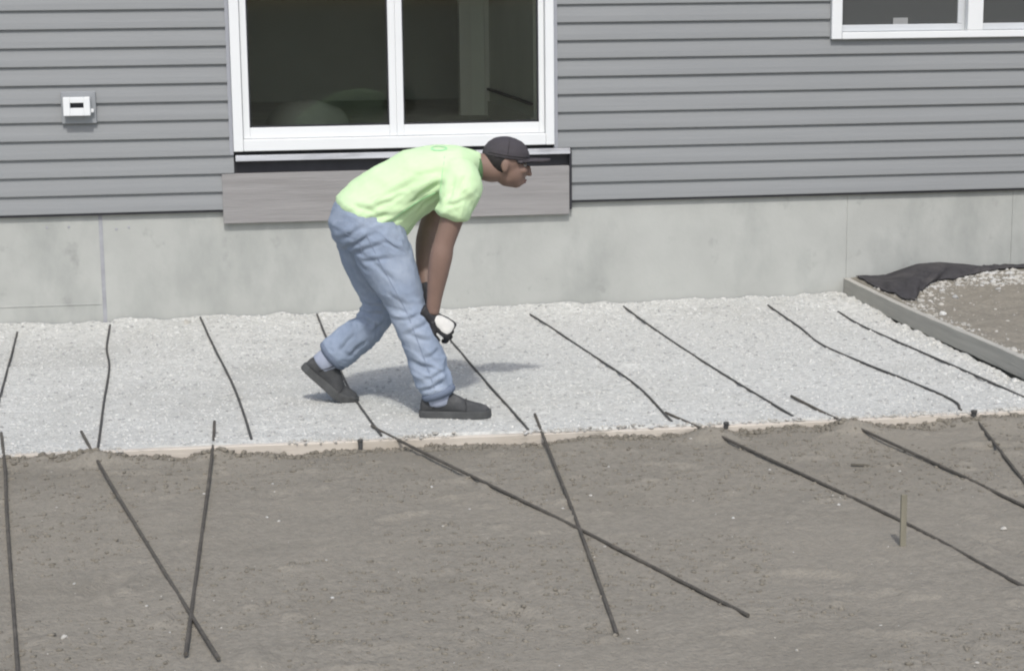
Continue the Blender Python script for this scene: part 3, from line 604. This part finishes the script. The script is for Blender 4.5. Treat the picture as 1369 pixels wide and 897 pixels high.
def wr_shirt(p, n):
    t = p[:, 0] * 0.8 + p[:, 2] * 0.6
    f = 0.008 * fbm(p[:, 0] * 9 + p[:, 2] * 5, p[:, 1] * 7 + p[:, 2] * 8, 3)
    dn = sstep(1.10, .98, p[:, 2])
    a = p[:, 0] * .62 - p[:, 2] * .78; b = p[:, 0] * .78 + p[:, 2] * .62
    f += dn * 0.022 * (0.28 - np.abs(fbm(a * 12 + 3, b * 4 + p[:, 1] * 5, 3)) - .1)
    f += dn * 0.012 * (0.28 - np.abs(fbm(b * 15 + 7, a * 6 + p[:, 1] * 8, 2)) - .1) * sstep(.75, .92, p[:, 0])
    return f + crease(p, SC)
shirt = organ('shirt', [tube(TR, 32), near_sl, far_sl], M['shirt'], 0.0055, 10, wrinkle=wr_shirt)
organ('collar', [limb([(1.015, -2.58, 1.0575, .080, .070), (1.036, -2.58, 1.0615, .076, .067)], (0, 1, 0), 24, 2)], M['collar'], remesh=False)
# --- faded printed emblem on the back, draped just over the cloth
bm = bmesh.new(); ring = []
for k in range(40):
    a = 2 * math.pi * k / 40
    for rr in (0.026, 0.036): ring.append(bm.verts.new((rr * math.cos(a), rr * math.sin(a), 0)))
for k in range(40): i = 2 * k; j = (2 * k + 2) % 80; bm.faces.new((ring[i], ring[i + 1], ring[j + 1], ring[j]))
me = bpy.data.meshes.new('back_print'); bm.to_mesh(me); bm.free(); me.materials.append(M['print'])
bp = bpy.data.objects.new('back_print', me); C.objects.link(bp); bp.parent = person
bp.location = Vector((0.86, -2.66, 1.30)) - PO; sw = bp.modifiers.new('wrap', 'SHRINKWRAP'); sw.wrap_method = 'PROJECT'; sw.use_project_z = True; sw.use_negative_direction = True; sw.use_positive_direction = False; sw.target = shirt; sw.offset = 0.002
# --- head frame
hc = Vector((1.163, -2.572, 1.070)); pt = R(9)
hf = Vector((math.cos(pt), -0.04, -math.sin(pt))).normalized(); hs = Vector((0, 1, 0)); hs = (hs - hf * hs.dot(hf)).normalized(); hu = hs.cross(hf) * -1
if hu.z < 0: hu = -hu
def H(f, s, u): return hc + hf * f + hs * s + hu * u
def hell(f, s, u, a, b, c, seg=18): return ell(H(f, s, u), (hf * a, hs * b, hu * c), seg)
head = [hell(-.008, 0, .018, .096, .076, .092, 28), hell(.030, 0, -.030, .064, .062, .075, 24), hell(.052, 0, -.072, .034, .040, .034), hell(.015, 0, -.055, .055, .056, .050),
        hell(.075, 0, .022, .020, .052, .014), hell(.100, 0, -.022, .014, .012, .024), hell(.108, 0, -.036, .013, .015, .011), hell(.072, .035, -.022, .022, .022, .018), hell(.072, -.035, -.022, .022, .022, .018),
        hell(.086, 0, -.066, .012, .024, .006), hell(.084, 0, -.077, .011, .021, .007)]
for s in (-1, 1): head += [hell(-.012, s * .077, -.012, .017, .008, .031)]
neck = limb([(.985, -2.58, 1.045, .066, .062), (1.045, -2.58, 1.055, .060, .058), (1.10, -2.576, 1.045, .057, .060), (1.145, -2.574, 1.050, .055, .055)])
core = tube([tor(.60, .88, .12, (-.72, .68), .14), tor(.77, .99, .11, (-.42, .9), .15), tor(.87, 1.03, .10, (-.2, .98), .16), tor(.945, 1.045, .08, (0, 1), .15), tor(1.0, 1.05, .06, (.15, 1), .08)], 24)
arm_n = limb([(.935, -2.755, 1.01, .058), (.915, -2.795, .92, .052), (.885, -2.803, .83, .048), (.858, -2.805, .755, .045), (.845, -2.805, .70, .049), (.828, -2.802, .61, .043), (.815, -2.797, .53, .034), (.805, -2.792, .455, .029)])
arm_f = limb([(.935, -2.405, 1.01, .058), (.905, -2.37, .92, .052), (.865, -2.36, .83, .048), (.835, -2.365, .755, .045), (.825, -2.385, .70, .049), (.815, -2.43, .62, .043), (.812, -2.475, .55, .034), (.812, -2.51, .495, .029)])
legs_in = [limb([(.56, -2.66, .82, .08), (.70, -2.74, .48, .055), (.80, -2.80, .12, .038), (.81, -2.805, .06, .04)]), limb([(.54, -2.49, .82, .08), (.60, -2.44, .46, .055), (.44, -2.395, .24, .045), (.345, -2.375, .17, .038)])]
pel = limb([(.52, -2.58, .80, .15, .10), (.60, -2.58, .88, .14, .11)])
body = organ('body', head + [neck, core, arm_n, arm_f, pel] + legs_in, M['skin'], 0.0058, 4)
# --- face details
for s in (-1, 1):
    organ('eye', [hell(.074, s * .031, .000, .0125, .0125, .0110, 16)], M['eye'], remesh=False)
    organ('iris', [hell(.0835, s * .031, -.001, .0045, .0055, .0055, 12)], M['iris'], remesh=False)
    organ('eyebrow', [limb([tuple(H(.090, s * .016, .020)) + (.004,), tuple(H(.088, s * .034, .024)) + (.0045,), tuple(H(.074, s * .052, .018)) + (.003,)])], M['hair'], remesh=False)
organ('lips', [hell(.0925, 0, -.0655, .008, .020, .0045), hell(.0905, 0, -.0745, .008, .018, .005)], M['lips'], remesh=False)
# close-cropped hair showing below the cap
organ('hair', [hell(-.022, 0, .012, .088, .0785, .080, 24)], M['hair'], remesh=False)
# --- cap: crown + brim
cr = []
cap_r = [(.020, 1.02), (.030, 1.02), (.055, .97), (.080, .82), (.098, .60), (.108, .32), (.1115, .10)]
rings = [(H(-.006, 0, u_), hf * .103 * k_, hs * .084 * k_) for u_, k_ in cap_r]
cap = organ('cap', [tube(rings, 36, cap=False)], M['cap'], 0.005, 3, wrinkle=lambda p, n: 0.002 * fbm(p[:, 0] * 30, p[:, 2] * 30 + p[:, 1] * 20, 2))
V = []; F = []; nb = 20
for i in range(nb + 1):
    a = -1.15 + 2.3 * i / nb
    for q, (rf, rs) in enumerate(((.094, .080), (.128, .083), (.162, .082), (.196, .074))):
        f_ = math.cos(a) * rf + (.0 if q else 0); s_ = math.sin(a) * rs; V.append(H(-.006 + f_, s_, .030 + 0.13 * (math.cos(a) * rf - .09) + .022 * (math.cos(a) - 1) * (q > 0)))
for i in range(nb):
    for q in range(3): a = i * 4 + q; F.append([a, a + 1, a + 5, a + 4])
brim = organ('cap_brim', [(V, F)], M['cap'], remesh=False); brim.modifiers.new('t', 'SOLIDIFY').thickness = 0.012; brim.parent = person
# --- jeans
hipr = tube([tor(.575, .86, .150, (-.8, .6), .172), tor(.545, .83, .155, (-.84, .54), .182), tor(.525, .79, .150, (-.95, .3), .185), tor(.53, .75, .128, (-1, .1), .17)], 28)
nl = limb([(.575, -2.665, .81, .105, .125), (.61, -2.69, .70, .098, .122), (.66, -2.72, .58, .088, .100), (.70, -2.742, .48, .081, .084), (.722, -2.757, .41, .076, .078), (.765, -2.784, .29, .074, .080), (.803, -2.806, .17, .072, .079), (.818, -2.814, .122, .070, .074)])
fl = limb([(.53, -2.495, .80, .105, .120), (.545, -2.475, .69, .098, .115), (.580, -2.45, .56, .088, .096), (.603, -2.435, .46, .082, .082), (.592, -2.428, .392, .077, .078), (.535, -2.415, .325, .074, .080), (.465, -2.40, .268, .070, .082), (.405, -2.39, .218, .066, .078)])
def ridg(a, b, o=3):
    return 0.28 - np.abs(fbm(a, b, o))
def wr_jeans(p, n):
    f = 0.006 * fbm(p[:, 0] * 9 + p[:, 1] * 5, p[:, 2] * 10, 3)
    kn = 0.45 + np.exp(-((p[:, 2] - .42) / .09) ** 2) + 1.3 * np.exp(-((p[:, 2] - .20) / .08) ** 2) + 0.9 * np.exp(-((p[:, 2] - .74) / .07) ** 2)
    far = (p[:, 0] < .58) & (p[:, 2] < .40)
    along = np.where(far, p[:, 0] * .8 + p[:, 2] * .6, p[:, 2] + 0.45 * p[:, 0]); around = np.where(far, p[:, 0] * -.6 + p[:, 2] * .8, p[:, 0]) + p[:, 1]
    f += 0.020 * kn * (ridg(along * 10 + 2.0 + 1.2 * fbm(p[:, 0] * 7, p[:, 2] * 7, 2), around * 7 - along * 2, 3) - .1)
    f += 0.007 * kn * (ridg(along * 21 + 9.0, around * 14 + along * 5, 2) - .1)
    return np.clip(f, -.012, .014) + crease(p, JC)
jeans = organ('jeans', [hipr, nl, fl], M['jeans'], 0.005, 8, wrinkle=wr_jeans)
def ringband(name, c, d, a, b, ref, m, h=.008, parent=None):
    d = Vector(d).normalized(); A = Vector(ref); A = (A - d * A.dot(d)).normalized(); B = d.cross(A); c = Vector(c)
    return organ(name, [tube([(c - d * h, A * a, B * b), (c + d * h, A * a, B * b)], 24)], m, remesh=False, parent=None)
ringband('trouser_hem', (.822, -2.815, .112), (.35, -.06, -1), .071, .076, (0, 1, 0), M['cuff'], .006)
ringband('trouser_hem', (.394, -2.388, .208), (-.75, .1, -.6), .067, .079, (0, 1, 0), M['cuff'], .006)
ringband('sock', (.368, -2.382, .185), (-.75, .1, -.6), .048, .056, (0, 1, 0), M['sock'], .03)
ringband('sock', (.824, -2.815, .085), (.1, -.03, -1), .05, .055, (0, 1, 0), M['sock'], .02)
# --- seams, pocket and hems laid on the cloth
from mathutils.bvhtree import BVHTree
def lay(name, target, pts, m, r=.0022, frm=-4.0, flat=1.0):
    me = target.data; bv = BVHTree.FromPolygons([v.co for v in me.vertices], [tuple(f.vertices) for f in me.polygons]); out = []
    P = smooth_path(pts, 0.02)
    for x, z in P:
        h = bv.ray_cast(Vector((x, frm, z)) - PO, Vector((0, 1, 0)))
        if h[0] is not None: out.append(tuple(h[0] + PO + h[1] * r * 0.3) + (r,))
    if len(out) > 2: return organ(name, [limb(out, (0, 1, 0), 6, 1)], m, remesh=False, parent=target)
lay('side_seam', jeans, [(.53, .80), (.585, .68), (.645, .56), (.69, .47), (.715, .40), (.755, .28), (.79, .17), (.802, .13)], M['seam'], .0018)
lay('pocket_seam', jeans, [(.445, .80), (.50, .765), (.515, .69)], M['seam'], .0020)
lay('pocket_seam', jeans, [(.60, .79), (.64, .755), (.665, .74)], M['seam'], .0020)
lay('side_seam', shirt, [(.60, .815), (.68, .88), (.77, .935), (.83, .965)], M['print'], .0016)
lay('sleeve_seam', shirt, [(.875, 1.115), (.862, 1.06), (.852, 1.0), (.845, .95)], M['print'], .0016)
lay('cap_band', cap, [(tuple(H(-.09, 0, .036) )[0], tuple(H(-.09, 0, .036))[2]), (tuple(H(0, 0, .034))[0], tuple(H(0, 0, .034))[2]), (tuple(H(.085, 0, .036))[0], tuple(H(.085, 0, .036))[2])], M['hair'], .0022)
lay('cap_seam', cap, [(tuple(H(-.012, 0, .040))[0], tuple(H(-.012, 0, .040))[2]), (tuple(H(-.010, 0, .075))[0], tuple(H(-.010, 0, .075))[2]), (tuple(H(-.007, 0, .105))[0], tuple(H(-.007, 0, .105))[2])], M['hair'], .0015)
# --- shoes: heel at origin, toe along +x, local; then bent and placed
def shoe(heel, yaw, pitch, bend):
    cs, sn = math.cos(yaw), math.sin(yaw)
    def place(p):
        x, y, z = p; L = 0.30
        xb = 0.70 * L
        def rot(px, pz, a): return px * math.cos(a) + pz * math.sin(a), -px * math.sin(a) + pz * math.cos(a)
        # rear part pitched about the ball, toe part by (pitch - bend)
        k = min(1, max(0, (x - xb + .03) / .06)); a = pitch * (1 - k) + (pitch - bend) * k
        rx, rz = rot(x - xb, z, a); X, Z = rx, rz
        return Vector((heel[0] + cs * X - sn * y, heel[1] + sn * X + cs * y, heel[2] + Z))
    prof = [(0.002, .024, .060), (.014, .034, .100), (.045, .040, .120), (.085, .042, .128), (.115, .043, .120), (.15, .046, .102), (.19, .050, .080), (.225, .051, .068), (.26, .047, .060), (.288, .036, .050), (.303, .018, .034)]
    rings = []; N = 22; V = []; F = []
    for x, hw, ht in prof:
        for j in range(N):
            t = 2 * math.pi * j / N; c, s = math.cos(t), math.sin(t)
            zz = ht * (0.5 + 0.5 * s) if s > 0 else ht * 0.5 + (ht * 0.5 - 0.012) * s
            V.append(place((x, hw * (abs(c) ** 0.75) * (1 if c > 0 else -1) * (1.0 - 0.25 * max(0, s)), zz)))
    for i in range(len(prof) - 1):
        for j in range(N): q = i * N; F.append([q + j, q + (j + 1) % N, q + N + (j + 1) % N, q + N + j])
    F.append(list(range(N))[::-1]); F.append([(len(prof) - 1) * N + j for j in range(N)])
    sh = organ('shoe', [(V, F)], M['shoe'], 0.0045, 3)
    V = []; F = []; n = 40; sh_o = []
    out = [(-.005, .0), (-.001, .024), (.025, .040), (.08, .044), (.14, .047), (.19, .053), (.23, .055), (.265, .050), (.292, .037), (.308, .014)]
    ptsl = [(x, h) for x, h in out] + [(x, -h) for x, h in out[::-1]]
    for z in (0.0, 0.006, 0.028, 0.033):
        for x, y in ptsl: k = .97 if z in (0.0, .033) else 1.0; V.append(place((x if x > .15 else x + (1 - k) * .1, y * k, z)))
    m_ = len(ptsl)
    for r_ in range(3):
        for j in range(m_): F.append([r_ * m_ + j, r_ * m_ + (j + 1) % m_, (r_ + 1) * m_ + (j + 1) % m_, (r_ + 1) * m_ + j])
    F.append(list(range(m_))[::-1]); F.append([3 * m_ + j for j in range(m_)])
    so = organ('sole', [(V, F)], M['sole'], remesh=False, parent=sh); so.data.polygons.foreach_set('use_smooth', [False] * len(so.data.polygons))
    cl = [(.034, -.032, .106), (.06, -.036, .113), (.09, -.036, .117), (.115, -.028, .116), (.118, 0, .119)]; cl = cl + [(a_, -b_, c_) for a_, b_, c_ in cl[-2::-1]] + [(.020, .018, .094), (.020, -.018, .094), (.034, -.032, .106)]
    organ('shoe_collar', [limb([tuple(place(q)) + (.0065,) for q in cl], (0, 0, 1), 8, 3)], M['lace'], remesh=False, parent=sh)
    organ('shoe_seam', [limb([tuple(place(q)) + (.0022,) for q in ((.20, -.052, .036), (.205, -.046, .058), (.20, -.03, .074), (.198, 0, .078), (.20, .03, .074))], (1, 0, 0), 6, 3), limb([tuple(place(q)) + (.0022,) for q in ((.06, -.0435, .05), (.085, -.0445, .085), (.10, -.0425, .115))], (1, 0, 0), 6, 3)], M['lace'], remesh=False, parent=sh)
    parts = []
    for i in range(4):
        x = .112 + i * .019; zt = [.112, .100, .090, .082][i]
        parts.append(limb([tuple(place((x, -.026, zt - .010))) + (.003,), tuple(place((x + .006, 0, zt + .004))) + (.003,), tuple(place((x + .002, .026, zt - .010))) + (.003,)], (1, 0, 0), 8, 3))
    organ('laces', parts, M['lace'], remesh=False, parent=sh)
shoe((.742 + .21 * math.cos(-.20), -2.795 + .21 * math.sin(-.20), float(gravel_h(.9, -2.85)) + 0.001), -.20, 0.0, 0.0)
shoe((.405, -2.385, float(gravel_h(.44, -2.37)) + 0.012), -.10, R(43), R(26))
# --- gloves with five fingers
def glove(wrist, d, nrm, curl, thumb_side, white):
    d = Vector(d).normalized(); nrm = Vector(nrm); nrm = (nrm - d * nrm.dot(d)).normalized(); s = d.cross(nrm) * thumb_side; w_ = Vector(wrist)
    parts = [tube([(w_ - d * .055, s * .036, nrm * .032), (w_ - d * .01, s * .033, nrm * .028), (w_ + d * .02, s * .036, nrm * .024), (w_ + d * .05, s * .044, nrm * .022), (w_ + d * .085, s * .046, nrm * .019), (w_ + d * .098, s * .044, nrm * .016)], 20)]
    for i, (off, L) in enumerate(((.034, .070), (.012, .080), (-.011, .075), (-.033, .060))):
        p = w_ + d * (.085 - .004 * abs(i - 1)) + s * off; dr = d.copy(); pts = [tuple(p - dr * .02) + (.0115,)]; ang = 0
        for seg, c_ in ((.45, curl[0]), (.32, curl[1]), (.23, curl[2])):
            ang += c_ * (1 + .08 * i); dr = d * math.cos(ang) - nrm * math.sin(ang); pts.append(tuple(p + dr * L * seg * .1) + (.0115,)); p = p + dr * L * seg; pts.append(tuple(p) + (.0108 - .001 * (seg < .3),))
        parts.append(limb(pts, tuple(s), 12, 3))
    p = w_ + d * .022 + s * .034; t1 = (d * .62 + s * .62 - nrm * .45).normalized(); t2 = (d * .85 - nrm * .6 - s * .05).normalized()
    parts.append(limb([tuple(p - t1 * .02) + (.014,), tuple(p + t1 * .015) + (.0135,), tuple(p + t1 * .035) + (.0125,), tuple(p + t1 * .036 + t2 * .02) + (.012,), tuple(p + t1 * .036 + t2 * .038) + (.0105,)], tuple(nrm), 12, 3))
    g_ = organ('glove', parts, M['glove'], 0.0028, 3)
    if white:
        organ('glove_back', [tube([(w_ + d * .004 + nrm * .010, s * .022, nrm * .016), (w_ + d * .03 + nrm * .010, s * .030, nrm * .0175), (w_ + d * .06 + nrm * .009, s * .036, nrm * .0165), (w_ + d * .086 + nrm * .007, s * .036, nrm * .015), (w_ + d * .098 + nrm * .004, s * .030, nrm * .012)], 20)], M['glove_white'], 0.004, 3, parent=g_)
glove((.806, -2.792, .432), (.80, -.12, -.60), (.28, -.86, .42), (.75, .85, .6), 1, True)
glove((.812, -2.515, .480), (.15, -.35, -.9), (.95, .1, .1), (.7, .8, .6), -1, False)
